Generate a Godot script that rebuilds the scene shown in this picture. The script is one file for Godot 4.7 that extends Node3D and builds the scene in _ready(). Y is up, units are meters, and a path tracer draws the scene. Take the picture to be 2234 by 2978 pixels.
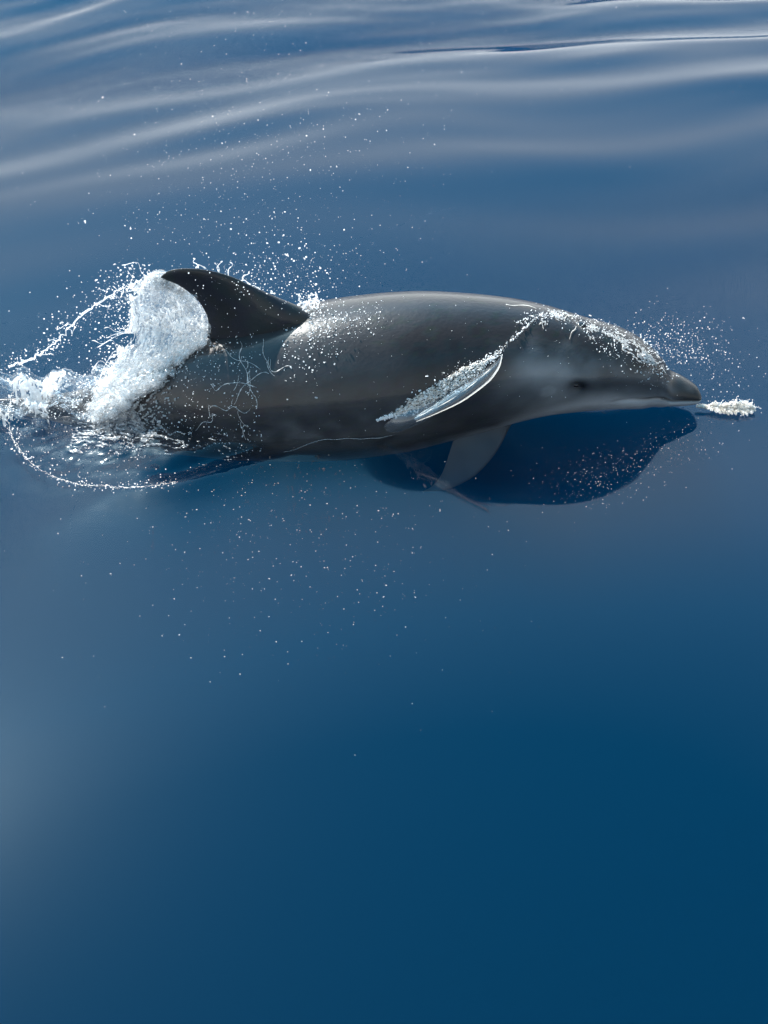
extends Node3D
# A bottlenose-type dolphin breaking the surface of a calm blue sea, seen from the bow of a low boat.
# The sea lies at y = 0; the dolphin swims towards +x; the camera stands on the boat at +z.

# spine of the dolphin: x, height and depth of the axis, half height and half width of the section
const SPINE := [
	[-1.408, -0.045, -0.043, 0.011, 0.005], [-1.247, -0.040, -0.045, 0.017, 0.008], [-1.110, -0.035, -0.041, 0.025, 0.013], [-0.987, -0.030, -0.029, 0.038, 0.022],
	[-0.865, -0.030, -0.019, 0.065, 0.041], [-0.754, -0.015, -0.008, 0.104, 0.073], [-0.659, 0.000, -0.005, 0.142, 0.108], [-0.564, 0.020, -0.002, 0.171, 0.141],
	[-0.432, 0.040, -0.006, 0.195, 0.184], [-0.300, 0.058, -0.009, 0.215, 0.203], [-0.169, 0.075, -0.011, 0.229, 0.216], [-0.038, 0.090, -0.015, 0.232, 0.219],
	[0.091, 0.106, -0.017, 0.225, 0.212], [0.221, 0.120, -0.022, 0.205, 0.193], [0.350, 0.132, -0.025, 0.179, 0.169], [0.452, 0.137, -0.021, 0.156, 0.147],
	[0.542, 0.134, -0.012, 0.136, 0.128], [0.606, 0.130, -0.008, 0.124, 0.117], [0.666, 0.118, -0.010, 0.113, 0.107], [0.721, 0.098, -0.013, 0.098, 0.093],
	[0.760, 0.078, -0.018, 0.080, 0.075], [0.788, 0.058, -0.022, 0.066, 0.064], [0.804, 0.050, -0.018, 0.049, 0.062], [0.839, 0.042, -0.014, 0.042, 0.049],
	[0.867, 0.037, -0.008, 0.033, 0.037], [0.884, 0.035, -0.001, 0.024, 0.027], [0.891, 0.034, 0.006, 0.015, 0.017], [0.895, 0.034, 0.008, 0.007, 0.009]]

var rng := RandomNumberGenerator.new()
var noise := FastNoiseLite.new()
var cells := FastNoiseLite.new()
var slow := FastNoiseLite.new()
var taken := {}
var drop_mesh: Mesh
var mat := {}


# ---------------------------------------------------------------- names and tags
func numbered(called: String) -> String:
	var n: int = taken.get(called, 0)
	taken[called] = n + 1
	return called if n == 0 else "%s_%03d" % [called, n]


func tag(o: Node, label: String, category: String, group := "", kind := "") -> Node:
	if label: o.set_meta("label", label)
	if category: o.set_meta("category", category)
	if group: o.set_meta("group", group)
	if kind: o.set_meta("kind", kind)
	return o


func thing(called: String, label: String, category: String, group := "") -> Node3D:
	var o := Node3D.new()
	o.name = numbered(called)
	add_child(o, true)
	tag(o, label, category, group)
	return o


func put(called: String, mesh: Mesh, material: Material, parent: Node = null) -> MeshInstance3D:
	var o := MeshInstance3D.new()
	o.mesh = mesh
	o.material_override = material
	o.name = called if parent else numbered(called)
	(parent if parent else self).add_child(o, true)
	if called == "froth" or called == "foam": o.set_meta("kind", "stuff")
	return o


func scatter(called: String, places: Array, mesh: Mesh, material: Material, parent: Node = null) -> MultiMeshInstance3D:
	var m := MultiMesh.new()
	m.transform_format = MultiMesh.TRANSFORM_3D
	m.mesh = mesh
	m.instance_count = places.size()
	for i in places.size():
		m.set_instance_transform(i, places[i])
	var o := MultiMeshInstance3D.new()
	o.multimesh = m
	o.material_override = material
	o.name = called if parent else numbered(called)
	o.set_meta("kind", "stuff")
	(parent if parent else self).add_child(o, true)
	return o


func lin(r: float, g: float, b: float, a := 1.0) -> Color:
	var c := Color(r, g, b).linear_to_srgb()
	c.a = a
	return c


# ---------------------------------------------------------------- the dolphin's shape
func section(x: float) -> Array:                       # [axis y, axis z, half height, half width] at x
	var n := SPINE.size()
	var i := 0
	while i < n - 2 and SPINE[i + 1][0] < x:
		i += 1
	var p0: Array = SPINE[maxi(i - 1, 0)]
	var p1: Array = SPINE[i]
	var p2: Array = SPINE[i + 1]
	var p3: Array = SPINE[mini(i + 2, n - 1)]
	var d: float = p2[0] - p1[0]
	var t := clampf((x - p1[0]) / d, 0.0, 1.0)
	var r := []
	for k in range(1, 5):
		var m1: float = (p2[k] - p0[k]) / maxf(p2[0] - p0[0], 1e-6) * d
		var m2: float = (p3[k] - p1[k]) / maxf(p3[0] - p1[0], 1e-6) * d
		r.append((2 * t * t * t - 3 * t * t + 1) * p1[k] + (t * t * t - 2 * t * t + t) * m1 + (-2 * t * t * t + 3 * t * t) * p2[k] + (t * t * t - t * t) * m2)
	return r


func skin(x: float, deg: float, lift := 0.0) -> Vector3:   # a point on the flank: deg 0 is the back, 90 the near side
	var s := section(x)
	var a := deg_to_rad(deg)
	return Vector3(x, s[0] + (s[2] + lift) * cos(a), s[1] + (s[3] + lift) * sin(a))


func bump(v: float, w: float) -> float:
	return exp(-v * v / (w * w))


func skin_detail(x: float, deg: float) -> float:       # mouth line, eye and blowhole pressed into the skin
	var d := 0.0
	var side := absf(deg)
	if x > 0.60:
		var line := lerpf(111.0, 92.0, clampf((x - 0.62) / 0.22, 0.0, 1.0))
		d -= 0.007 * bump(side - line, 3.6) * smoothstep(0.60, 0.68, x)
		d += 0.003 * bump(side - line - 13.0, 9.0) * smoothstep(0.64, 0.74, x)
	d -= 0.006 * bump(x - 0.518, 0.018) * bump(side - 83.0, 6.0)
	d += 0.004 * bump(x - 0.525, 0.05) * bump(side - 74.0, 9.0)
	d -= 0.010 * bump(x - 0.536, 0.012) * bump(deg, 9.0)
	return d


func cat(pts: Array, t: float) -> Variant:             # a smooth path through points, t 0..1
	var n := pts.size() - 1
	var f := clampf(t, 0.0, 1.0) * n
	var i := mini(int(f), n - 1)
	return pts[i].cubic_interpolate(pts[i + 1], pts[maxi(i - 1, 0)], pts[mini(i + 2, n)], f - i)


func grid_to(st: SurfaceTool, pts: Array, rows: int, cols: int, base: int, colours: Array = [], uvs := true) -> void:
	for i in rows:
		for j in cols:
			var k := i * cols + j
			if colours: st.set_color(colours[k])
			if uvs: st.set_uv(Vector2(float(i) / rows, float(j) / cols))
			st.add_vertex(pts[k])
	for i in rows - 1:
		for j in cols - 1:
			var a := base + i * cols + j
			for q in [a, a + 1, a + cols, a + 1, a + cols + 1, a + cols]:
				st.add_index(q)


func skin_colour(p: Vector3, x: float, deg: float) -> Color:
	var side := absf(deg)
	var patch := noise.get_noise_3d(p.x * 60, p.y * 60, p.z * 60) * 0.5 + noise.get_noise_3d(p.x * 240, p.y * 240, p.z * 240) * 0.5
	var blotch := noise.get_noise_3d(p.x * 34 + 9, p.y * 34, p.z * 34)
	var cape := Color(0.022, 0.0185, 0.0180)
	var flank := Color(0.020, 0.0205, 0.0225)
	var belly := Color(0.31, 0.32, 0.33)
	var edge := lerpf(128.0, 100.0, smoothstep(0.30, 0.62, x)) + patch * 14.0
	if x > 0.80: edge = 93.0 + patch * 10.0
	var c := cape.lerp(flank, smoothstep(50.0, 85.0, side + patch * 25.0))
	c = c.lerp(Color(0.080, 0.085, 0.090), smoothstep(0.22, 0.5, x) * smoothstep(25.0, 70.0, side + patch * 30.0))
	c = c.lerp(Color(0.055, 0.056, 0.058), clampf(smoothstep(80.0, 118.0, side + patch * 40.0) + blotch * 0.5, 0.0, 1.0) * smoothstep(0.3, -0.1, x) * 0.8)
	c = c.lerp(belly, smoothstep(edge - 12.0, edge + 14.0, side) * 0.85)
	c = c.lerp(Color(0.006, 0.006, 0.007), minf(1.0, 1.4 * bump(x - 0.520, 0.036) * bump(side - 82.5, 7.5)))
	c = c.lerp(Color(0.02, 0.021, 0.024), 0.75 * smoothstep(0.52, 0.60, x) * bump(side - lerpf(82.0, 70.0, clampf((x - 0.52) / 0.3, 0.0, 1.0)), 11.0))
	c = c.lerp(Color(0.15, 0.155, 0.16), 0.6 * smoothstep(1.0, 0.7, Vector2((x - 0.443) / 0.024, (side - 87.7) / 7.5).length()))
	if x > 0.79: c = c.lerp(Color(0.014, 0.014, 0.014), smoothstep(0.79, 0.84, x) * smoothstep(98.0, 84.0, side) * (0.9 - clampf(patch * 1.6, 0.0, 0.7)))
	if x > 0.68: c = c.lerp(Color(0.010, 0.010, 0.011), 0.8 * smoothstep(0.68, 0.74, x) * bump(side - lerpf(111.0, 92.0, clampf((x - 0.62) / 0.22, 0.0, 1.0)), 2.6))
	c = c.lerp(Color(0.20, 0.205, 0.21), clampf(blotch * 3.4 - 0.20, 0.0, 0.65) * smoothstep(0.28, 0.38, x) * smoothstep(0.62, 0.45, x) * smoothstep(40.0, 70.0, side))
	return c * (1.0 + patch * 0.55)


func fin_to(st: SurfaceTool, le: Array, te: Array, thick: float, flare: float, across: Vector3, base: int, pale := 0.0) -> int:
	# a fin between its leading and trailing edges, root first; across is the direction of its thickness
	var rows := 40
	var cols := 33
	var pts := []
	var cols_ := []
	for i in rows + 1:
		var v := pow(float(i) / rows, 0.9)
		var a: Vector3 = cat(le, v)
		var b: Vector3 = cat(te, v)
		var t := thick * (1.0 - 0.72 * v) * sqrt(maxf(1.0 - pow(v, 8.0), 0.0)) + flare / (1.0 + exp((v - 0.36) * 11.0))
		for j in cols:
			var w := float(j) / (cols - 1) * TAU
			var u := 0.5 - 0.5 * cos(w)
			var prof := sqrt(maxf(u, 0.0)) * (1.0 - u) * 2.6 * 0.5 + 0.02 * sin(w / 2.0)
			var p := a.lerp(b, u) + across * (t * prof * signf(sin(w)) if j % (cols - 1) != 0 else 0.0)
			pts.append(p)
			var q := noise.get_noise_3d(p.x * 90, p.y * 90, p.z * 90)
			cols_.append(Color(0.014, 0.015, 0.017).lerp(Color(0.20, 0.205, 0.21), pale) * (1.0 + q * 0.4))
	grid_to(st, pts, rows + 1, cols, base, cols_)
	return base + (rows + 1) * cols


func make_dolphin() -> void:
	var t := thing("dolphin", "grey dolphin arching out of the blue sea, head to the right", "dolphin")
	var st := SurfaceTool.new()
	st.begin(Mesh.PRIMITIVE_TRIANGLES)
	st.set_smooth_group(0)
	var xs := []
	var x := -1.406
	while x < 0.8945:
		xs.append(x)
		x += 0.012 if x < 0.45 else 0.006 if x < 0.86 else 0.0022
	xs.append(0.895)
	var cols := 217
	var pts := []
	var colours := []
	for xx: float in xs:
		var s := section(xx)
		for j in cols:
			var deg := -180.0 + 360.0 * j / (cols - 1)
			var a := deg_to_rad(deg)
			var d := skin_detail(xx, deg)
			d += noise.get_noise_2d(xx * 55.0, cos(a) * 9.0 + sin(a) * 7.0) * 0.0006 * smoothstep(-1.3, -0.6, xx)
			d *= clampf(s[2] / 0.05, 0.0, 1.0)
			var p := Vector3(xx, s[0] + (s[2] + d) * cos(a), s[1] + (s[3] + d) * sin(a))
			pts.append(p)
			colours.append(skin_colour(p, xx, deg))
	grid_to(st, pts, xs.size(), cols, 0, colours)
	var base := xs.size() * cols
	# dorsal fin, in the body's upright plane
	var z0 := -0.008
	var le := []
	for q in [[-0.13, 0.245], [-0.198, 0.300], [-0.229, 0.322], [-0.283, 0.350], [-0.342, 0.383], [-0.401, 0.416], [-0.460, 0.435], [-0.520, 0.441], [-0.563, 0.434], [-0.586, 0.416]]:
		le.append(Vector3(q[0], q[1], z0))
	var te := []
	for q in [[-0.535, 0.150], [-0.492, 0.205], [-0.479, 0.250], [-0.475, 0.280], [-0.481, 0.310], [-0.496, 0.343], [-0.521, 0.372], [-0.549, 0.394], [-0.572, 0.405], [-0.587, 0.413]]:
		te.append(Vector3(q[0], q[1], z0))
	base = fin_to(st, le, te, 0.026, 0.055, Vector3(0, 0, 1), base)
	# the near and the far flipper
	for far in [0, 1]:
		var l := []
		for q in [[0.395, 0.02, 0.03], [0.392, -0.02, -0.006], [0.362, -0.06, 0.022], [0.318, -0.11, 0.083], [0.256, -0.16, 0.126], [0.178, -0.195, 0.142], [0.106, -0.205, 0.140]]:
			l.append(Vector3(q[0], q[1], q[2] if far == 0 else -0.05 - q[2]))
		var r := []
		for q in [[0.230, 0.02, 0.03], [0.224, -0.02, 0.027], [0.205, -0.06, 0.051], [0.186, -0.11, 0.083], [0.167, -0.16, 0.110], [0.140, -0.19, 0.130], [0.110, -0.205, 0.139]]:
			r.append(Vector3(q[0], q[1], q[2] if far == 0 else -0.05 - q[2]))
		base = fin_to(st, l, r, 0.022, 0.010, Vector3(-0.2, 0.55, 0.8).normalized() * Vector3(1, 1, 1 if far == 0 else -1), base, 0.8)
	# the flukes, lying flat behind the tail stock
	for side: float in [-1.0, 1.0]:
		var l := []
		var r := []
		for q in [[-1.22, 0.0, -1.40], [-1.25, 0.08, -1.39], [-1.30, 0.17, -1.40], [-1.37, 0.24, -1.425], [-1.44, 0.285, -1.45]]:
			l.append(Vector3(q[0], -0.043, -0.045 + side * q[1]))
			r.append(Vector3(q[2], -0.043, -0.045 + side * q[1]))
		base = fin_to(st, l, r, 0.022, 0.006, Vector3(0, 1, 0), base)
	st.index()
	st.generate_normals()
	put("body", st.commit(), mat.skin, t)
	var e := SphereMesh.new()
	e.radius = 0.0075
	e.height = 0.015
	for s: float in [1.0, -1.0]:
		var o := put("eye", e, mat.eye, t)
		o.position = skin(0.518, 83.0 * s, -0.008)
		o.scale = Vector3(1.25, 0.85, 0.8)
	var hole := SphereMesh.new()
	hole.radius = 0.014
	hole.height = 0.012
	var b := put("blowhole", hole, mat.eye, t)
	b.position = skin(0.536, 0.0, -0.006)


# ---------------------------------------------------------------- the sea
func side_at(x: float) -> float:                       # z of the near flank at the waterline
	var s := section(clampf(x, -1.4, 0.89))
	var q: float = clampf(s[0] / s[2], -1.0, 1.0)
	return s[1] + s[3] * sqrt(maxf(1.0 - q * q, 0.0))


func ridge_at(x: float) -> float:                      # z of the ridge of water that leaves the rear flank
	return 0.235 + 0.42 * (-0.24 - x) + 0.006 * sin(x * 21.0)


func crest_at(x: float, s: float) -> float:            # flank or ridge, whichever is nearer the boat, with a soft change
	var r := ridge_at(x)
	return 0.5 * (s + r + sqrt((s - r) * (s - r) + 0.0012)) - 0.008


var side_table := PackedFloat32Array()

func sea(x: float, z: float) -> float:
	# long low swells and the short waves behind, calmer in the lee of the boat
	var far := smoothstep(0.4, -3.6, z)
	var wide := smoothstep(30.0, 6.0, absf(x) + absf(z))
	var a := z + 0.15 * x - 0.14 * minf(x, 0.0) * minf(x, 0.0) + 0.14 * slow.get_noise_2d(x * 11.0, z * 9.0)
	var b := z + 0.12 * x - 0.07 * minf(x, 0.0) * minf(x, 0.0) + 0.18 * slow.get_noise_2d(x * 9.0 + 300.0, z * 8.0)
	var h := 0.0
	h += 0.0098 * far * sin(a * 12.6 + 1.1) * (0.55 + 0.8 * slow.get_noise_2d(x * 12.0 + 90.0, z * 14.0))
	h += 0.0072 * far * sin(b * 8.0 + 0.8)
	h += 0.0100 * far * slow.get_noise_2d(x * 13.0, a * 50.0)
	h += 0.0042 * far * slow.get_noise_2d(x * 28.0 + 70.0, a * 115.0) * smoothstep(-1.4, -3.4, z)
	h += 0.0016 * far * slow.get_noise_2d(x * 70.0 + 10.0, z * 240.0) * smoothstep(-2.4, -4.2, z)
	h += 0.0250 * cos(2.4 * (z + 0.49 * x - 0.98))
	h *= wide
	h -= 0.020 * smoothstep(0.26, 0.52, x) * bump(z - 0.12, 0.40)
	# the low hump of water pushed off the flank, and the bow wave at the throat
	if x > -1.45 and x < 1.2 and z > -0.6 and z < 1.2:
		var f := clampf((x + 1.45) / 2.65 * 264.0, 0.0, 263.99)
		var s := lerpf(side_table[int(f)], side_table[int(f) + 1], f - int(f))
		var near := smoothstep(-0.35, -0.05, z)
		var d := maxf(z - s, 0.0)
		h += near * 0.062 * exp(-d / 0.12) * smoothstep(0.33, 0.13, x) * smoothstep(-0.30, 0.02, x)
		var w := z - crest_at(x, s)
		h -= near * 0.020 * bump(w + 0.050, 0.036) * smoothstep(-0.24, -0.36, x) * smoothstep(-0.66, -0.52, x)
		w = 0.5 * (w + sqrt(w * w + 0.0007))
		h += near * 0.044 * exp(-w / 0.15) * smoothstep(0.02, -0.26, x) * smoothstep(-1.0, -0.5, x)
		var rough := bump(x + 0.72, 0.26) * bump(z - 0.16, 0.17)
		h += rough * (0.016 + 0.010 * noise.get_noise_2d(x * 110.0, z * 220.0) + 0.003 * noise.get_noise_2d(x * 420.0, z * 420.0 + 50.0))
		h += 0.02 * bump(z - 0.03 - 0.3 * (x + 1.09), 0.016) * smoothstep(-0.95, -1.05, x)
	return h


func lines(parts: Array) -> PackedFloat32Array:        # [[end, step], ...] from the first number on
	var out := PackedFloat32Array()
	var v: float = parts[0]
	for k in range(1, parts.size()):
		var grow: float = parts[k][1]
		while v < parts[k][0] - 1e-4:
			out.append(v)
			v += grow
			if parts[k].size() > 2: grow *= parts[k][2]
	out.append(v)
	return out


func make_sea() -> void:
	for i in 266:
		side_table.append(side_at(-1.45 + i * 0.01))
	var half := lines([0.0, [1.25, 0.0125], [2.6, 0.03], [420.0, 0.04, 1.18]])
	var xs := PackedFloat32Array()
	for i in range(half.size() - 1, 0, -1): xs.append(-half[i])
	xs.append_array(half)
	var back := lines([0.6, [5.2, 0.022], [420.0, 0.04, 1.18]])
	var zs := PackedFloat32Array()
	for i in range(back.size() - 1, -1, -1): zs.append(-back[i])
	zs.append_array(lines([-0.588, [0.65, 0.01], [3.0, 0.03], [420.0, 0.04, 1.18]]))
	var nx := xs.size()
	var nz := zs.size()
	var hs := PackedFloat32Array()
	hs.resize(nx * nz)
	for j in nz:
		for i in nx:
			hs[j * nx + i] = sea(xs[i], zs[j])
	var v := PackedVector3Array()
	var n := PackedVector3Array()
	v.resize(nx * nz)
	n.resize(nx * nz)
	for j in nz:
		var j0 := maxi(j - 1, 0)
		var j1 := mini(j + 1, nz - 1)
		for i in nx:
			var i0 := maxi(i - 1, 0)
			var i1 := mini(i + 1, nx - 1)
			var k := j * nx + i
			v[k] = Vector3(xs[i], hs[k], zs[j])
			n[k] = Vector3(-(hs[j * nx + i1] - hs[j * nx + i0]) / (xs[i1] - xs[i0]), 1.0, -(hs[j1 * nx + i] - hs[j0 * nx + i]) / (zs[j1] - zs[j0])).normalized()
	var idx := PackedInt32Array()
	idx.resize((nx - 1) * (nz - 1) * 6)
	var q := 0
	for j in nz - 1:
		for i in nx - 1:
			var a := j * nx + i
			for w in [a, a + 1, a + nx, a + 1, a + nx + 1, a + nx]:
				idx[q] = w
				q += 1
	var arr := []
	arr.resize(Mesh.ARRAY_MAX)
	arr[Mesh.ARRAY_VERTEX] = v
	arr[Mesh.ARRAY_NORMAL] = n
	arr[Mesh.ARRAY_INDEX] = idx
	var m := ArrayMesh.new()
	m.add_surface_from_arrays(Mesh.PRIMITIVE_TRIANGLES, arr)
	tag(put("water", m, mat.sea), "calm deep blue sea with long smooth waves", "water", "", "structure")
	# the water below the surface: it swallows and scatters light, so that what is deeper is bluer
	var fog := FogVolume.new()
	fog.shape = RenderingServer.FOG_VOLUME_SHAPE_BOX
	fog.size = Vector3(300, 8, 300)
	fog.position = Vector3(0, -4.0, 0)
	fog.material = mat.deep
	fog.name = "water_depth"
	add_child(fog, true)
	tag(fog, "deep blue water below the surface of the sea", "water", "", "structure")


# ---------------------------------------------------------------- splashes
func tube_to(st: SurfaceTool, path: Array, radii: Array, base: int, sides := 6) -> int:
	var n := path.size()
	for i in n:
		var d: Vector3 = (path[mini(i + 1, n - 1)] - path[maxi(i - 1, 0)]).normalized()
		var u := d.cross(Vector3(0.31, 0.9, 0.3)).normalized()
		var w := u.cross(d)
		for k in sides:
			var a := TAU * k / sides
			st.add_vertex(path[i] + (u * cos(a) + w * sin(a)) * radii[i])
	for i in n - 1:
		for k in sides:
			var a := base + i * sides + k
			var b := base + i * sides + (k + 1) % sides
			for q in [a, b, a + sides, b, b + sides, a + sides]:
				st.add_index(q)
	return base + n * sides


func tube(path: Array, radii: Array, sides := 6) -> Mesh:
	var st := SurfaceTool.new()
	st.begin(Mesh.PRIMITIVE_TRIANGLES)
	st.set_smooth_group(0)
	tube_to(st, path, radii, 0, sides)
	st.generate_normals()
	return st.commit()


func strand(a: Vector3, out: Vector3, r: float, k: int) -> Mesh:   # a bent ligament that thins and ends in a drop
	var path := []
	var rad := []
	var side := Vector3(out.y, -out.x, 0.3 * out.x)
	for i in 16:
		var f := i / 15.0
		path.append(a + out * f + side * 0.38 * slow.get_noise_2d(k * 70.0, f * 24.0) * f + Vector3(0, -0.3 * out.length() * f * f, 0))
		var lump := 0.5 + 1.1 * maxf(0.0, slow.get_noise_2d(k * 40.0 + 20.0, f * 110.0))
		rad.append(r * lump * (1.0 - 0.7 * f) + (r * 0.75 if i == 14 else r * 0.25 if i == 13 else 0.0))
	return tube(path, rad)


func lace(shape: Callable, keep: Callable, nu: int, nv: int, thick: float, rough: float, scale := 1.0) -> Mesh:
	# a torn sheet of water: shape(u, v) places it, keep(u, v) is its thickness (none below 0); both faces, rounded at the edges
	var st := SurfaceTool.new()
	st.begin(Mesh.PRIMITIVE_TRIANGLES)
	st.set_smooth_group(0)
	var p := []
	var k := PackedFloat32Array()
	for i in nu + 1:
		for j in nv + 1:
			p.append(shape.call(float(i) / nu, float(j) / nv))
			k.append(keep.call(float(i) / nu, float(j) / nv))
	var w := nv + 1
	var front := PackedInt32Array()
	var back := PackedInt32Array()
	front.resize(p.size())
	back.resize(p.size())
	front.fill(-1)
	var count := 0
	for i in nu + 1:
		for j in nv + 1:
			var a := i * w + j
			var any := false
			for di in [-1, 0, 1]:
				for dj in [-1, 0, 1]:
					var b := clampi(i + di, 0, nu) * w + clampi(j + dj, 0, nv)
					any = any or k[b] > 0.0
			if not any: continue
			var du: Vector3 = p[mini(i + 1, nu) * w + j] - p[maxi(i - 1, 0) * w + j]
			var dv: Vector3 = p[i * w + mini(j + 1, nv)] - p[i * w + maxi(j - 1, 0)]
			var n := du.cross(dv).normalized()
			var q: Vector3 = p[a]
			var f := (0.5 - cells.get_noise_3d(q.x * 100 * scale, q.y * 100 * scale, q.z * 100 * scale)) * rough
			f += noise.get_noise_3d(q.x * 330, q.y * 330, q.z * 330) * rough * 0.7
			var t := thick * sqrt(clampf(k[a] * 5.0, 0.0, 1.0))
			var e := clampf(k[a] * 5.0, 0.0, 1.0)
			front[a] = count
			back[a] = count + 1
			count += 2
			st.add_vertex(q + n * (t + f * e))
			st.add_vertex(q - n * (t + f * e * 0.6))
	for i in nu:
		for j in nv:
			var a := i * w + j
			if maxf(maxf(k[a], k[a + 1]), maxf(k[a + w], k[a + w + 1])) <= 0.0: continue
			if front[a] < 0 or front[a + 1] < 0 or front[a + w] < 0 or front[a + w + 1] < 0: continue
			for q in [front[a], front[a + 1], front[a + w], front[a + 1], front[a + w + 1], front[a + w], back[a], back[a + w], back[a + 1], back[a + 1], back[a + w], back[a + w + 1]]:
				st.add_index(q)
	st.generate_normals()
	return st.commit()


func bead(p: Vector3, r: float, stretch := 1.0) -> Transform3D:
	var b := Basis.from_euler(Vector3(rng.randf() * TAU, rng.randf() * TAU, rng.randf() * TAU))
	return Transform3D(b.scaled_local(0.78 * Vector3(r, r * stretch, r * rng.randf_range(0.75, 1.0))), p)


func small(lo: float, hi: float, power := 2.5) -> float:
	return lo + (hi - lo) * pow(rng.randf(), power)


func gauss3(c: Vector3, s: Vector3) -> Vector3:
	return c + Vector3(rng.randfn() * s.x, rng.randfn() * s.y, rng.randfn() * s.z)


func make_splashes() -> void:
	# --- the fan of white water thrown up behind the dorsal fin
	var left := [Vector3(-0.594, 0.408, -0.04), Vector3(-0.655, 0.392, -0.05), Vector3(-0.700, 0.342, -0.05), Vector3(-0.700, 0.275, -0.03), Vector3(-0.735, 0.194, -0.01), Vector3(-0.785, 0.116, 0.0), Vector3(-0.83, 0.052, 0.01), Vector3(-0.86, 0.0, 0.02)]
	var right := [Vector3(-0.580, 0.399, -0.02), Vector3(-0.519, 0.362, -0.02), Vector3(-0.478, 0.306, -0.02), Vector3(-0.470, 0.254, -0.02), Vector3(-0.490, 0.215, 0.02), Vector3(-0.56, 0.165, 0.07), Vector3(-0.65, 0.110, 0.09), Vector3(-0.73, 0.05, 0.08)]
	var fan := thing("fan_splash", "white fan of water thrown up behind the dorsal fin", "splash")
	var fan_at := func(u: float, v: float) -> Vector3:
		var p: Vector3 = cat(left, u).lerp(cat(right, u), v)
		p.z += 0.05 * sin(PI * v) * u + 0.02 * noise.get_noise_2d(u * 130, v * 90)
		return p
	var fan_keep := func(u: float, v: float) -> float:
		var k := v * 1.5 - 0.10 + 0.30 * noise.get_noise_2d(u * 230.0, v * 60.0 + 7.0) + 0.12 * noise.get_noise_2d(u * 600.0, v * 200.0)
		k = minf(k, u * 3.0 + 0.05 + 0.3 * noise.get_noise_2d(u * 300.0, v * 300.0))
		k = minf(k, (1.0 - v) * 2.0 - 0.30 + maxf(0.0, 0.62 - u) * 7.0 + 0.55 * noise.get_noise_2d(u * 260.0 + 40.0, v * 200.0))
		return minf(k, (1.0 - u) * 2.0 + 0.5 * noise.get_noise_2d(u * 200.0, v * 250.0 + 90.0))
	put("water_sheet", lace(fan_at, fan_keep, 230, 130, 0.0015, 0.013, 2.0), mat.clear_white, fan)
	var fan_web := func(u: float, v: float) -> float:
		var k := 0.050 - absf(noise.get_noise_2d(u * 150.0 + v * 60.0, v * 300.0 - u * 60.0)) * 0.8 + 0.10 * slow.get_noise_2d(u * 90.0, v * 60.0 + 33.0) + 0.10 * u
		return minf(k, fan_keep.call(u, v) - 0.02)
	put("froth", lace(fan_at, fan_web, 230, 130, 0.0022, 0.006, 2.2), mat.glassy, fan)
	for k in 15:
		var u := rng.randf_range(0.03, 0.95)
		var a: Vector3 = fan_at.call(u, rng.randf_range(0.05, 0.3))
		var out := Vector3(-rng.randf_range(0.02, 0.10), rng.randf_range(-0.05, 0.07), rng.randf_range(-0.04, 0.06))
		put("water_strand", strand(a, out, 0.0015, k), mat.glassy, fan)
	var beads := []
	for k in 700:
		var p: Vector3 = fan_at.call(pow(rng.randf(), 0.8), pow(rng.randf(), 0.8))
		beads.append(bead(p + Vector3(rng.randfn() * 0.006, rng.randfn() * 0.006, rng.randfn() * 0.010 + 0.010), small(0.0004, 0.0024, 3.0), rng.randf_range(1.0, 2.2)))
	for k in 800:
		var p: Vector3 = fan_at.call(rng.randf(), 0.1)
		beads.append(bead(p + Vector3(-absf(rng.randfn()) * 0.055, rng.randfn() * 0.025, rng.randfn() * 0.03), small(0.0005, 0.0030, 3.0), rng.randf_range(1.0, 1.8)))
	scatter("spray", beads, drop_mesh, mat.drop, fan)

	# --- the string of water from the fan back to the tail
	var cord := thing("water_ligament", "ragged string of white drops from fan splash to tail", "splash")
	var line := [Vector3(-0.66, 0.375, -0.05), Vector3(-0.735, 0.335, -0.05), Vector3(-0.83, 0.27, -0.04), Vector3(-0.905, 0.195, -0.03), Vector3(-0.985, 0.145, -0.02), Vector3(-1.05, 0.12, -0.02)]
	var pth := []
	var rd := []
	for i in 60:
		var f := i / 59.0
		pth.append(cat(line, f) + 0.008 * Vector3(noise.get_noise_1d(f * 900), noise.get_noise_1d(f * 900 + 500), noise.get_noise_1d(f * 700 + 900)))
		rd.append(0.0007 + 0.0050 * maxf(0.0, noise.get_noise_1d(f * 1500 + 77)) + 0.0016 * f)
	put("water_strand", tube(pth, rd), mat.glassy, cord)
	for k in 14:
		var a: Vector3 = cat(line, rng.randf_range(0.0, 0.8))
		var out := Vector3(rng.randf_range(-0.05, 0.05), rng.randf_range(-0.03, 0.045), rng.randf_range(-0.03, 0.03))
		put("water_strand", strand(a, out, 0.0018, k + 60), mat.glassy, cord)
	beads = []
	for k in 520:
		beads.append(bead(gauss3(cat(line, rng.randf()), Vector3(0.03, 0.022, 0.02)), small(0.0005, 0.0032, 3.0)))
	scatter("spray", beads, drop_mesh, mat.drop, cord)

	# --- water streaming off the tail stock
	var tail := thing("tail_splash", "frothy clear water streaming over the tail stock", "splash")
	var tail_at := func(u: float, v: float) -> Vector3:
		var x := lerpf(-1.13, -0.64, u)
		var p := skin(x, lerpf(-60.0, 128.0, v), 0.012 + 0.055 * (1.0 - u) * (0.4 + 0.6 * sin(PI * v)))
		p.y += 0.040 * slow.get_noise_2d(x * 190, v * 60) + 0.014 * noise.get_noise_2d(x * 260, v * 160)
		p.z += 0.05 * (1.0 - u) * (v - 0.4)
		return p
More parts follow.
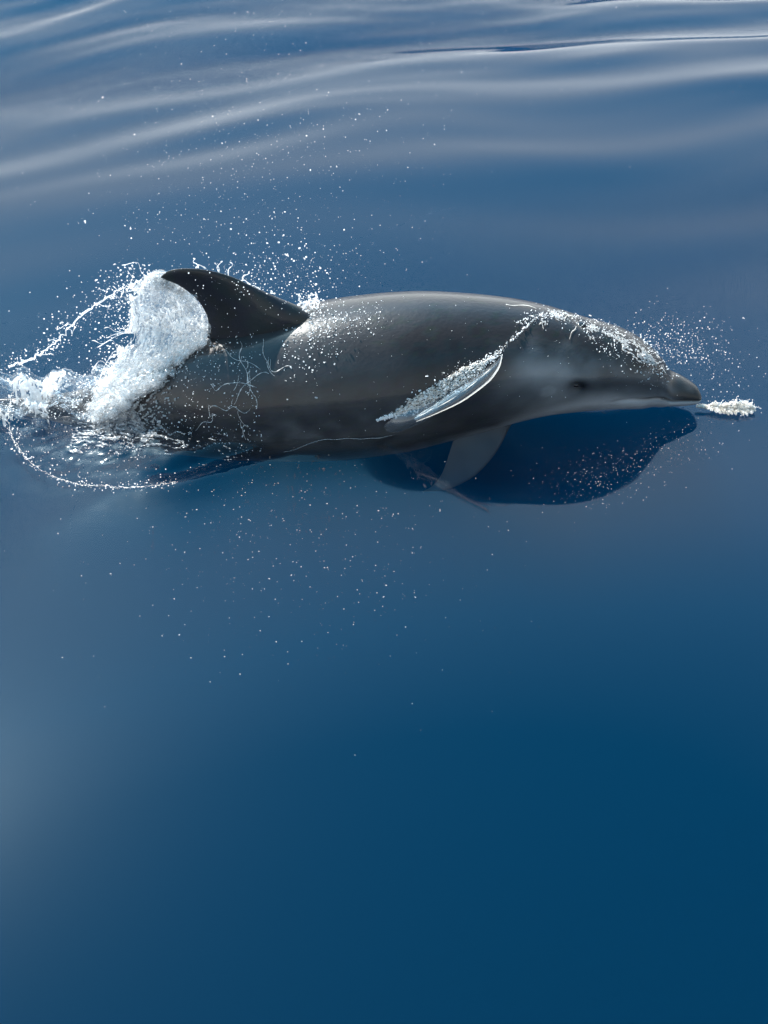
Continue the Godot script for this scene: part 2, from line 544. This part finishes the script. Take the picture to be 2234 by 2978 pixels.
	var tail_keep := func(u: float, v: float) -> float:
		var k := -0.02 - absf(noise.get_noise_2d(u * 300.0 + 31.0, v * 150.0)) * 0.8 + 0.35 * slow.get_noise_2d(u * 60.0, v * 40.0)
		k -= smoothstep(0.72, 1.0, u) * 0.75 + smoothstep(0.80, 1.0, v) * 0.5
		return k
	put("water_sheet", lace(tail_at, func(u: float, v: float) -> float: return minf(0.4, 3.0 * minf(minf(v, 1.0 - v), minf(u, 0.95 - u + 0.10 * slow.get_noise_1d(v * 120.0))) + 0.06 * noise.get_noise_2d(u * 400.0, v * 300.0)), 130, 80, 0.002, 0.010), mat.clear_water, tail)
	put("foam", lace(tail_at, tail_keep, 190, 130, 0.002, 0.008, 1.8), mat.glassy, tail)
	beads = []
	for k in 900:
		var u := pow(rng.randf(), 0.8)
		var p: Vector3 = tail_at.call(u, rng.randf())
		beads.append(bead(p + Vector3(rng.randfn(), rng.randfn() + 0.8, rng.randfn()) * 0.008, small(0.0004, 0.0024, 3.0), rng.randf_range(1.0, 2.0)))
	scatter("spray", beads, drop_mesh, mat.drop, tail)

	# --- torn water over the rear flank below the fin
	var veil := thing("flank_foam", "torn white water clinging to flank below the dorsal fin", "splash")
	var veil_at := func(u: float, v: float) -> Vector3:
		return skin(lerpf(-0.80, -0.40, u), lerpf(-5.0, 116.0, v), 0.004)
	var veil_keep := func(u: float, v: float) -> float:
		var k := 0.16 - absf(noise.get_noise_2d(u * 210.0 + v * 90.0, v * 230.0 + 400.0)) * 1.5 + 0.25 * noise.get_noise_2d(u * 600.0, v * 700.0)
		return k + lerpf(0.06, -0.34, smoothstep(0.1, 0.85, u + 0.25 * (v - 0.5)))
	put("foam", lace(veil_at, veil_keep, 150, 150, 0.0014, 0.005, 1.7), mat.glassy, veil)
	beads = []
	for k in 1500:
		var u := pow(rng.randf(), 1.5)
		beads.append(bead(skin(lerpf(-0.82, -0.33, u), lerpf(-25.0, 112.0, rng.randf()), 0.004 + absf(rng.randfn()) * 0.006), small(0.0005, 0.0022), rng.randf_range(1.0, 2.2)))
	scatter("spray", beads, drop_mesh, mat.drop, veil)

	# --- rivulets on the dark flank
	var starts := [[-0.44, 22.0, 0.10, 20.0], [-0.40, 8.0, 0.05, 45.0], [-0.47, 48.0, 0.13, 8.0], [-0.41, 60.0, 0.10, -14.0], [-0.52, 86.0, 0.08, -12.0], [-0.36, 38.0, 0.02, 30.0], [-0.30, 34.0, 0.05, 14.0], [-0.38, 70.0, 0.01, 26.0], [-0.46, 66.0, 0.09, 4.0], [-0.33, 20.0, 0.04, 30.0]]
	var told := ["upper rear flank right of the fan splash", "dark skin just under the dorsal fin", "mid flank below the dorsal fin's rear edge", "flank, curving up towards the fin", "low rear flank near the waterline", "flank under the front of the dorsal fin", "flank, the foremost of the white streaks", "lower flank, short and hanging straight down", "mid flank, the longest level streak", "root of the dorsal fin's front edge"]
	for k in starts.size():
		var s: Array = starts[k]
		var r := thing("water_rivulet", "thin white rivulet on the " + told[k], "rivulet", "rivulets on the dolphin's flank")
		for branch in 2:
			var path := []
			var rad := []
			var from := rng.randf_range(0.2, 0.8) if branch else 0.0
			for i in 26:
				var f := i / 25.0
				var g := from + f * (1.0 - from) * (0.5 if branch else 1.0)
				var fx: float = s[0] + s[2] * g + 0.018 * slow.get_noise_2d(k * 50.0 + branch * 7.0, g * 28.0) + (0.02 * f * (branch - 1.5) if branch else 0.0)
				var fd: float = s[1] + s[3] * g + 7.0 * slow.get_noise_2d(k * 50.0 + 500.0 + branch * 9.0, g * 30.0) + (16.0 * f * (branch - 1.5) if branch else 0.0)
				path.append(skin(fx, fd, 0.002))
				rad.append((0.0004 + 0.0022 * maxf(0.0, noise.get_noise_2d(k * 70.0, f * 420.0 + branch * 99.0))) * (1.0 - 0.6 * f if branch else 1.0 - 0.5 * absf(f - 0.5)))
			put("water_strand", tube(path, rad), mat.glassy, r)

	# --- beads glinting on the back in front of the fin
	beads = []
	for k in 480:
		var x := lerpf(-0.20, 0.0, pow(rng.randf(), 1.6))
		beads.append(bead(skin(x, 12.0 + rng.randfn() * 9.0 + (x + 0.2) * 10.0, 0.001), small(0.0004, 0.0024, 3.0), rng.randf_range(1.0, 2.6)))
	for k in 160:
		beads.append(bead(skin(rng.randf_range(-0.27, -0.12), 30.0 + rng.randfn() * 14.0, 0.001), small(0.0007, 0.0030), rng.randf_range(1.0, 2.0)))
	for k in 90:
		beads.append(bead(skin(rng.randf_range(-0.2, 0.5), rng.randf_range(-20.0, 100.0), 0.001), small(0.0006, 0.0016)))
	tag(scatter("water_beads", beads, drop_mesh, mat.drop), "bright water beads on the back in front of fin", "water beads", "", "stuff")

	# --- water breaking over the melon and the head
	var crown := thing("head_splash", "broken bright water streaming over the dolphin's forehead", "splash")
	beads = []
	var over := [Vector2(0.36, 24.0), Vector2(0.418, 7.6), Vector2(0.47, 2.0), Vector2(0.54, 6.0), Vector2(0.60, 14.0), Vector2(0.66, 22.0), Vector2(0.72, 26.0), Vector2(0.775, 24.0)]
	for k in 950:
		var f := pow(rng.randf(), 0.75)
		var q: Vector2 = cat(over, f)
		var w := lerpf(4.0, 32.0, smoothstep(0.15, 0.7, f))
		beads.append(bead(skin(q.x + rng.randfn() * 0.012, q.y + rng.randfn() * w * 0.7, 0.001 + absf(rng.randfn()) * 0.004), small(0.0004, 0.0021, 3.0), rng.randf_range(1.0, 3.0)))
	scatter("spray", beads, drop_mesh, mat.drop, crown)
	var brow := func(u: float, v: float) -> Vector3:
		var q: Vector2 = cat(over, 0.15 + 0.85 * u)
		return skin(q.x, q.y + lerpf(-26.0, 36.0, v), 0.003)
	put("froth", lace(brow, func(u: float, v: float) -> float: return 0.05 - 0.9 * absf(noise.get_noise_2d(u * 420.0, v * 190.0 + 60.0)) + 0.22 * slow.get_noise_2d(u * 110.0, v * 50.0) - 0.6 * absf(v - 0.42), 190, 70, 0.0010, 0.004, 2.4), mat.glassy, crown)
	for k in 18:
		var f := rng.randf_range(0.05, 1.0)
		var q: Vector2 = cat(over, f)
		var path := []
		var rad := []
		var dx := rng.randfn() * 0.022
		var dd := rng.randfn() * 9.0
		var off := rng.randfn() * 10.0
		for i in 8:
			var g := i / 7.0
			path.append(skin(q.x + dx * g, q.y + off + dd * g + 3.0 * sin(g * 5.0 + k), 0.003))
			rad.append(rng.randf_range(0.0003, 0.0012))
		put("water_strand", tube(path, rad), mat.white_water, crown)

	# --- the glassy sheet that slides off behind the head, above the flipper
	var slide := thing("curling_water_sheet", "glassy sheet of water with sparkling crest above the flipper", "splash")
	var top := [Vector2(0.418, 7.6), Vector2(0.351, 27.3), Vector2(0.27, 47.2), Vector2(0.208, 56.3), Vector2(0.147, 65.3), Vector2(0.086, 71.9), Vector2(0.025, 79.7), Vector2(-0.022, 85.5)]
	var low := [Vector2(0.405, 16.0), Vector2(0.357, 37.4), Vector2(0.307, 52.9), Vector2(0.240, 63.7), Vector2(0.185, 71.0), Vector2(0.120, 79.0), Vector2(0.045, 85.5), Vector2(-0.018, 87.5)]
	beads = []
	var clear_beads := []
	var wide_at := func(f: float) -> float:
		return smoothstep(0.20, 0.50, f) * smoothstep(1.02, 0.66, f) * (0.8 + 0.7 * slow.get_noise_1d(f * 260.0))
	var film_at := func(u: float, v: float) -> Vector3:
		var q: Vector2 = cat(top, u).lerp(cat(low, u), v)
		return skin(q.x, q.y, 0.003 + 0.012 * sin(PI * u) * v)
	put("froth", lace(film_at, func(u: float, v: float) -> float: return minf(0.13 - 0.8 * absf(noise.get_noise_2d(u * 640.0, v * 130.0)), 1.6 * (0.62 * wide_at.call(u) - absf(v - 0.55))), 260, 44, 0.0013, 0.005, 2.6), mat.white_water, slide)
	for k in 2100:
		var f := pow(rng.randf(), 0.8)
		var g: float = 0.55 + rng.randfn() * (0.12 + 0.26 * wide_at.call(f))
		if f < 0.26 and rng.randf() < 0.6: continue
		var q: Vector2 = cat(top, f).lerp(cat(low, f), g)
		var p := skin(q.x, q.y, 0.004 + 0.012 * sin(PI * f) * clampf(g, 0.0, 1.0))
		var t := bead(p, small(0.0004, 0.0030, 2.8), rng.randf_range(1.0, 2.4))
		if noise.get_noise_3d(p.x * 300, p.y * 300, p.z * 300) > -0.15: beads.append(t)
		else: clear_beads.append(t)
	scatter("crest_beads", beads, drop_mesh, mat.drop, slide)
	scatter("clear_beads", clear_beads, drop_mesh, mat.bead, slide)
	var rim := [Vector2(0.309, 50.4), Vector2(0.303, 57.0), Vector2(0.292, 62.0), Vector2(0.268, 68.3), Vector2(0.208, 77.3), Vector2(0.147, 82.3), Vector2(0.086, 85.9)]
	var lip_at := func(u: float, v: float) -> Vector3:
		var a: Vector2 = cat(low, lerpf(0.28, 0.80, u))
		var b: Vector2 = cat(rim, u)
		var q := a.lerp(b, v)
		return skin(q.x, q.y, lerpf(0.010, 0.040, v) + 0.012 * sin(PI * v))
	put("water_sheet", lace(lip_at, func(u: float, v: float) -> float: return minf(1.0, 8.0 * minf(minf(u, 1.0 - u), minf(v, 1.0 - v)) + 0.02), 60, 24, 0.0015, 0.0008), mat.clear_water, slide)
	var path := []
	var rad := []
	for i in 40:
		path.append(lip_at.call(i / 39.0, 1.0))
		rad.append(0.0006 + 0.0020 * sin(PI * pow(i / 39.0, 0.7)))
	put("rim", tube(path, rad, 8), mat.white_water, slide)
	path = []
	rad = []
	for i in 30:
		path.append(lip_at.call(0.2 + 0.75 * i / 29.0, 0.42) + Vector3(0, 0.003, 0.003))
		rad.append(0.0004 + 0.0004 * sin(i * 0.7))
	put("rim", tube(path, rad), mat.white_water, slide)
	# its foot, a smooth swollen lobe
	var lobe := func(u: float, v: float) -> Vector3:
		var a: Vector2 = Vector2(0.13, 74.0).lerp(Vector2(-0.015, 88.0), u)
		return skin(a.x + 0.03 * v, a.y + 15.0 * v, 0.002 + 0.022 * sin(PI * v) * sin(PI * clampf(u, 0.0, 1.0)))
	put("foot", lace(lobe, func(u: float, v: float) -> float: return 0.9 - 4.0 * ((u - 0.5) * (u - 0.5) + (v - 0.5) * (v - 0.5)), 40, 30, 0.001, 0.0), mat.clear_water, slide)

	# --- the little splash pushed ahead of the beak
	var nose := thing("beak_splash", "small white burst of water ahead of the beak", "splash")
	var nose_at := func(u: float, v: float) -> Vector3:      # v below 0.5: a low torn crest; above: the skirt that lies on the sea
		var x := lerpf(0.888, 1.052, u)
		var env := smoothstep(0.0, 0.55, u) * smoothstep(1.05, 0.8, u)
		var tall := 0.004 + env * (0.014 + 0.020 * maxf(0.0, noise.get_noise_1d(u * 420.0 + 11.0)) + 0.010 * slow.get_noise_1d(u * 190.0))
		var z := lerpf(0.006, 0.020, u)
		if v < 0.5:
			return Vector3(x + 0.010 * (1.0 - 2.0 * v) * env, tall * (1.0 - 2.0 * v), z + 0.006 * slow.get_noise_2d(u * 120.0, v * 60.0))
		return Vector3(x, 0.003 + 0.004 * noise.get_noise_2d(u * 300.0, v * 300.0) * env, z + (2.0 * v - 1.0) * (0.006 + 0.028 * env * (0.7 + 0.8 * slow.get_noise_1d(u * 260.0 + 50.0))))
	put("froth", lace(nose_at, func(u: float, v: float) -> float: return minf(0.12 - 0.55 * absf(noise.get_noise_2d(u * 420.0, v * 160.0)), 1.5 * minf(minf(v, 1.0 - v) + 0.03, minf(u, 1.0 - u) + 0.02)), 150, 44, 0.0016, 0.005, 2.4), mat.white_water, nose)
	beads = []
	for k in 190:
		var p: Vector3 = nose_at.call(pow(rng.randf(), 0.6), rng.randf() * 0.9)
		beads.append(bead(p + Vector3(rng.randfn() * 0.010, absf(rng.randfn()) * 0.006, rng.randfn() * 0.008), small(0.0004, 0.0020, 3.0), rng.randf_range(1.0, 2.2)))
	scatter("spray", beads, drop_mesh, mat.drop, nose)
	for k in 14:
		var a: Vector3 = nose_at.call(rng.randf_range(0.3, 0.98), 0.0)
		var out := Vector3(rng.randf_range(-0.004, 0.030), rng.randf_range(0.006, 0.026), rng.randf_range(-0.012, 0.012))
		put("water_strand", strand(a - out * 0.3, out, 0.0017, k + 90), mat.glassy, nose)

	# --- the little crown where the fin's front edge meets the back
	var crest := thing("fin_root_splash", "little white crown of water at the fin's front root", "splash")
	for k in 11:
		var a := skin(-0.205 + rng.randfn() * 0.02, -12.0 + rng.randfn() * 8.0, 0.0)
		var up := Vector3(rng.randfn() * 0.016, rng.randf_range(0.012, 0.05), rng.randfn() * 0.012)
		put("water_strand", strand(a, up * 1.2, 0.0036, k + 120), mat.glassy, crest)
	for k in 9:
		var a := Vector3(rng.randf_range(-0.50, -0.28), 0.0, -0.02)
		a.y = lerpf(0.435, 0.352, clampf((a.x + 0.47) / 0.19, 0.0, 1.0))
		var up := Vector3(rng.randfn() * 0.012, rng.randf_range(0.010, 0.045), rng.randfn() * 0.012)
		put("water_strand", strand(a, up * 1.15 + Vector3(rng.randf_range(-0.02, 0.02), 0, 0), 0.0022, k + 140), mat.glassy, crest)
	beads = []
	for k in 160:
		beads.append(bead(gauss3(Vector3(-0.20, 0.318, -0.03), Vector3(0.022, 0.014, 0.02)), small(0.0007, 0.0030)))
	scatter("spray", beads, drop_mesh, mat.drop, crest)

	# --- the thin lip of water along the flank
	path = []
	rad = []
	for i in 60:
		var x := lerpf(0.03, -0.27, i / 59.0)
		var sct := section(x)
		var z: float = side_at(x)
		for step in 6:
			var q: float = clampf((sea(x, z) - sct[0]) / sct[2], -1.0, 1.0)
			z = sct[1] + sct[3] * sqrt(1.0 - q * q)
		z = lerpf(z + 0.005, crest_at(x, side_at(x)), smoothstep(-0.06, -0.26, x)) + 0.004 * slow.get_noise_1d(x * 300.0)
		path.append(Vector3(x, sea(x, z) + 0.0005, z))
		rad.append((0.0002 + 0.0006 * smoothstep(59.0, 35.0, i)) * minf(1.0, i * 0.2) + 0.0010 * maxf(0.0, noise.get_noise_1d(i * 14.0)))
	tag(put("water_lip", tube(path, rad), mat.clear_white), "thin bright line of water along the belly", "ripple")

	# --- frothy water beside the tail and the wide clear sheet with its string of drops
	var froth := func(u: float, v: float) -> Vector3:
		var x := lerpf(-0.86, -0.40, u)
		var z := lerpf(0.07 + 0.10 * u, 0.22 + 0.10 * u, v)
		return Vector3(x, sea(x, z) + 0.004, z)
	var fr := put("wake_foam", lace(froth, func(u: float, v: float) -> float: return -0.20 + 0.9 * noise.get_noise_2d(u * 120.0 + 11.0, v * 300.0) + 0.4 * noise.get_noise_2d(u * 800.0, v * 900.0) - 0.5 * absf(v - 0.45) - 0.3 * u, 190, 110, 0.0008, 0.003, 2.0), mat.clear_white)
	tag(fr, "streaked white foam on the sea beside the tail", "foam", "", "stuff")
	var arc := [Vector3(-1.055, 0.035, -0.03), Vector3(-1.05, 0.03, 0.06), Vector3(-1.025, 0.024, 0.15), Vector3(-0.985, 0.018, 0.225), Vector3(-0.925, 0.012, 0.29), Vector3(-0.83, 0.008, 0.345), Vector3(-0.73, 0.008, 0.362), Vector3(-0.645, 0.008, 0.365), Vector3(-0.55, 0.008, 0.345)]
	var ring := thing("drop_string", "curved string of drops on the water below the tail", "splash")
	path = []
	rad = []
	for i in 200:
		var f := i / 199.0
		path.append(cat(arc, f) + 0.007 * Vector3(noise.get_noise_1d(f * 1300), 0.6 * noise.get_noise_1d(f * 1500 + 200), noise.get_noise_1d(f * 1300 + 400)))
		rad.append(maxf(0.0003, 0.0004 + 0.0030 * noise.get_noise_1d(f * 4200 + 700)))
	put("water_strand", tube(path, rad), mat.white_water, ring)
	beads = []
	for k in 380:
		beads.append(bead(gauss3(cat(arc, rng.randf()), Vector3(0.010, 0.004, 0.010)), small(0.0006, 0.0027)))
	for k in 420:
		var f := rng.randf()
		var p: Vector3 = cat(arc, f).lerp(Vector3(-0.70, 0.02, 0.16), pow(rng.randf(), 1.2))
		beads.append(bead(gauss3(p, Vector3(0.02, 0.006, 0.02)), small(0.0005, 0.0022)))
	scatter("spray", beads, drop_mesh, mat.drop, ring)


func make_spray() -> void:
	# single large drops hang above the fin, then the fine spray that nobody could count
	var zones := [
		["water drop hanging in the air above the dorsal fin", "large drops above the dorsal fin", Vector3(-0.36, 0.50, -0.06), Vector3(0.16, 0.07, 0.10), 60, 0.0012, 0.0032],
		["water drop high in the air over the dolphin's back", "large drops high over the back", Vector3(-0.36, 0.74, -0.15), Vector3(0.24, 0.14, 0.16), 50, 0.0010, 0.0022],
		["water drop flying beside the fin's front edge", "large drops beside the fin's front edge", Vector3(-0.22, 0.40, -0.04), Vector3(0.05, 0.06, 0.04), 30, 0.0016, 0.0036],
		["water drop flying left of the fan splash", "large drops left of the fan splash", Vector3(-0.84, 0.28, -0.03), Vector3(0.10, 0.07, 0.05), 30, 0.0015, 0.0032]]
	var first: MeshInstance3D = null
	for z in zones:
		for k in z[4]:
			var o: MeshInstance3D
			if first == null:
				o = put("water_drop", drop_mesh, mat.drop)
				first = o
			else:
				o = first.duplicate()
				o.name = numbered("water_drop")
				add_child(o, true)
			o.transform = bead(gauss3(z[2], z[3]), small(z[5], z[6], 2.0), rng.randf_range(1.0, 1.4))
			tag(o, z[0], "drop", z[1])
	var b := []
	for k in 1700:
		var p := gauss3(Vector3(-0.34, 0.56, -0.12), Vector3(0.25, 0.20, 0.22))
		if p.y < 0.20: continue
		b.append(bead(p, small(0.0003, 0.0014, 3.0)))
	for k in 1300:
		var p := gauss3(Vector3(-0.22, 1.0, -0.5), Vector3(0.42, 0.30, 0.35))
		b.append(bead(p, small(0.0003, 0.0011)))
	tag(scatter("fine_spray", b, drop_mesh, mat.drop), "fine spray of drops rising over fin and back", "spray", "", "stuff")
	b = []
	for k in 520:
		b.append(bead(gauss3(Vector3(-0.30, 0.40, -0.03), Vector3(0.11, 0.045, 0.04)), small(0.0005, 0.0026, 3.0)))
	tag(scatter("fin_spray", b, drop_mesh, mat.drop), "dense cluster of drops along the fin's leading edge", "spray", "", "stuff")
	b = []
	for k in 900:
		var f := rng.randf()
		var c := Vector3(0.70, 0.17, -0.02).lerp(Vector3(0.90, 0.20, -0.04), f)
		b.append(bead(gauss3(c, Vector3(0.055, 0.045, 0.04)), small(0.0003, 0.0018), rng.randf_range(1.0, 2.0)))
	for k in 110:
		b.append(bead(gauss3(Vector3(0.95, 0.08, 0.0), Vector3(0.05, 0.06, 0.04)), small(0.0006, 0.0022)))
	tag(scatter("beak_spray", b, drop_mesh, mat.drop), "fine spray of drops flying over the beak", "spray", "", "stuff")
	b = []
	for k in 620:
		var f := rng.randf()
		var p := Vector3(0.46, 0.035, 0.42).lerp(Vector3(0.86, 0.035, 0.18), f)
		b.append(bead(gauss3(p, Vector3(0.06, 0.006, 0.05)), small(0.0003, 0.0013)))
	tag(scatter("falling_spray", b, drop_mesh, mat.mist), "small drops over the dark mirror image of the head", "spray", "", "stuff")
	b = []
	for k in 800:
		var p := gauss3(Vector3(-0.22, 0.05, 0.62), Vector3(0.24, 0.02, 0.20))
		if rng.randf() < 0.25: p.x = roundf(p.x * 14.0) / 14.0 + rng.randfn() * 0.004
		b.append(bead(p, small(0.0003, 0.0013, 3.0), rng.randf_range(1.0, 2.5)))
	tag(scatter("rain_of_drops", b, drop_mesh, mat.mist), "scattered drops falling on the sea below the dolphin", "spray", "", "stuff")


# ---------------------------------------------------------------- materials
func material(c: Color, rough: float, spec := 0.5) -> StandardMaterial3D:
	var m := StandardMaterial3D.new()
	m.albedo_color = c
	m.roughness = rough
	m.metallic_specular = spec
	return m


func make_materials() -> void:
	noise.seed = 4
	noise.noise_type = FastNoiseLite.TYPE_SIMPLEX_SMOOTH
	noise.frequency = 0.05
	noise.fractal_octaves = 3
	cells.seed = 9
	cells.noise_type = FastNoiseLite.TYPE_CELLULAR
	cells.cellular_return_type = FastNoiseLite.RETURN_DISTANCE
	cells.frequency = 0.6
	cells.fractal_type = FastNoiseLite.FRACTAL_NONE
	slow.seed = 31
	slow.noise_type = FastNoiseLite.TYPE_SIMPLEX_SMOOTH
	slow.frequency = 0.05
	slow.fractal_type = FastNoiseLite.FRACTAL_NONE
	rng.seed = 20240
	var s := SphereMesh.new()
	s.radius = 1.0
	s.height = 2.0
	s.radial_segments = 10
	s.rings = 6
	drop_mesh = s
	var m := material(lin(0.004, 0.03, 0.07, 0.002), 0.03, 0.4)
	m.transparency = BaseMaterial3D.TRANSPARENCY_ALPHA
	mat.sea = m
	var f := FogMaterial.new()
	f.density = 2.2
	f.albedo = lin(0.0001, 0.058, 0.160)
	mat.deep = f
	m = material(Color.WHITE, 0.36, 0.30)
	m.vertex_color_use_as_albedo = true
	m.clearcoat_enabled = true
	m.clearcoat = 0.42
	m.clearcoat_roughness = 0.12
	var nt := NoiseTexture2D.new()
	nt.width = 512
	nt.height = 512
	nt.seamless = true
	var fn := FastNoiseLite.new()
	fn.seed = 12
	fn.frequency = 0.03
	fn.fractal_octaves = 4
	nt.noise = fn
	m.heightmap_enabled = true
	m.heightmap_texture = nt
	m.heightmap_scale = 0.05
	m.uv1_scale = Vector3(9, 5, 1)
	mat.skin = m
	mat.eye = material(lin(0.006, 0.006, 0.008), 0.08, 0.5)
	m = material(lin(0.88, 0.88, 0.87), 0.12, 0.5)
	m.backlight_enabled = true
	m.backlight = Color(1.8, 1.78, 1.75)
	mat.white_water = m
	m = material(lin(0.88, 0.86, 0.83, 0.34), 0.14, 0.6)
	m.transparency = BaseMaterial3D.TRANSPARENCY_ALPHA
	m.backlight_enabled = true
	m.backlight = Color(1.1, 1.1, 1.1)
	mat.glassy = m
	m = material(lin(0.90, 0.88, 0.85, 0.30), 0.10, 0.6)
	m.transparency = BaseMaterial3D.TRANSPARENCY_ALPHA
	mat.bead = m
	m = material(lin(0.90, 0.90, 0.88, 0.55), 0.10, 0.6)
	m.transparency = BaseMaterial3D.TRANSPARENCY_ALPHA
	m.backlight_enabled = true
	m.backlight = Color(1.2, 1.2, 1.2)
	mat.mist = m
	m = material(lin(0.88, 0.87, 0.85, 0.13), 0.13, 0.6)
	m.transparency = BaseMaterial3D.TRANSPARENCY_ALPHA
	m.backlight_enabled = true
	m.backlight = Color(0.36, 0.36, 0.36)
	mat.clear_white = m
	m = material(lin(0.90, 0.90, 0.88), 0.10, 0.6)
	m.backlight_enabled = true
	m.backlight = Color(1.8, 1.8, 1.8)
	mat.drop = m
	m = material(lin(0.6, 0.65, 0.7, 0.03), 0.06, 0.5)
	m.transparency = BaseMaterial3D.TRANSPARENCY_ALPHA
	mat.clear_water = m


func clear_sky(to_sun: Vector3) -> ImageTexture:       # clear air: pale at the horizon, deep blue overhead, bright round the sun
	var h := 256
	var w := 512
	var im := Image.create(w, h, false, Image.FORMAT_RGBF)
	var heights := [0.0, 12.0, 22.0, 36.0, 46.0, 56.0, 90.0]
	var tones := [Vector3(1.30, 1.38, 1.40), Vector3(1.05, 1.15, 1.20), Vector3(0.78, 0.92, 1.04), Vector3(0.50, 0.84, 1.18), Vector3(0.22, 0.70, 1.18), Vector3(0.01, 0.36, 0.70), Vector3(0.002, 0.20, 0.42)]
	for j in h:
		var el := PI * (0.5 - (j + 0.5) / h)
		var d := rad_to_deg(el)
		var k := 0
		while k < 5 and heights[k + 1] < d: k += 1
		var t := clampf((d - heights[k]) / (heights[k + 1] - heights[k]), 0.0, 1.0)
		var base: Vector3 = (tones[k] as Vector3).lerp(tones[k + 1], t) if d > 0.0 else Vector3(0.01, 0.05, 0.10)
		for i in w:
			var az := TAU * (i + 0.5) / w
			var dir := Vector3(sin(az) * cos(el), sin(el), -cos(az) * cos(el))
			var c := base * lerpf(0.40, 1.0, smoothstep(-1.0, 0.75, cos(az + deg_to_rad(42.0))))
			if d > 0.0:
				var ang := rad_to_deg(dir.angle_to(to_sun))
				c += Vector3(0.85, 1.0, 1.0) * 9.0 * exp(-maxf(ang, 5.0) / 5.0) + Vector3(0.24, 0.52, 0.66) * exp(-ang / 19.0)
			im.set_pixel(i, j, Color(c.x, c.y, c.z))
	return ImageTexture.create_from_image(im)


func _ready() -> void:
	var cam := Camera3D.new()
	cam.name = "camera"
	cam.fov = 45.0
	cam.near = 0.05
	cam.far = 1500.0
	add_child(cam)
	cam.position = Vector3(0, 2.13, 2.82)
	cam.rotation_degrees = Vector3(-42.0, 0, 0)
	cam.current = true

	var to_sun := Vector3(-sin(deg_to_rad(42.0)) * cos(deg_to_rad(48.0)), sin(deg_to_rad(48.0)), -cos(deg_to_rad(42.0)) * cos(deg_to_rad(48.0)))
	var sky := PanoramaSkyMaterial.new()
	sky.panorama = clear_sky(to_sun)
	var env := Environment.new()
	env.background_mode = Environment.BG_SKY
	env.sky = Sky.new()
	env.sky.sky_material = sky
	env.tonemap_mode = Environment.TONE_MAPPER_LINEAR
	env.tonemap_exposure = 2.0
	env.volumetric_fog_enabled = true
	env.volumetric_fog_density = 0.0
	env.sdfgi_enabled = true
	env.ssao_enabled = true
	env.ssil_enabled = true
	var we := WorldEnvironment.new()
	we.name = "environment"
	we.environment = env
	add_child(we)

	var sun := DirectionalLight3D.new()
	sun.name = "sun"
	sun.light_energy = 1.6
	sun.light_color = Color(1.0, 0.98, 0.95)
	sun.light_angular_distance = 0.5
	sun.shadow_enabled = true
	add_child(sun)
	sun.look_at_from_position(to_sun * 20.0, Vector3.ZERO)

	make_materials()
	make_sea()
	make_dolphin()
	make_splashes()
	make_spray()
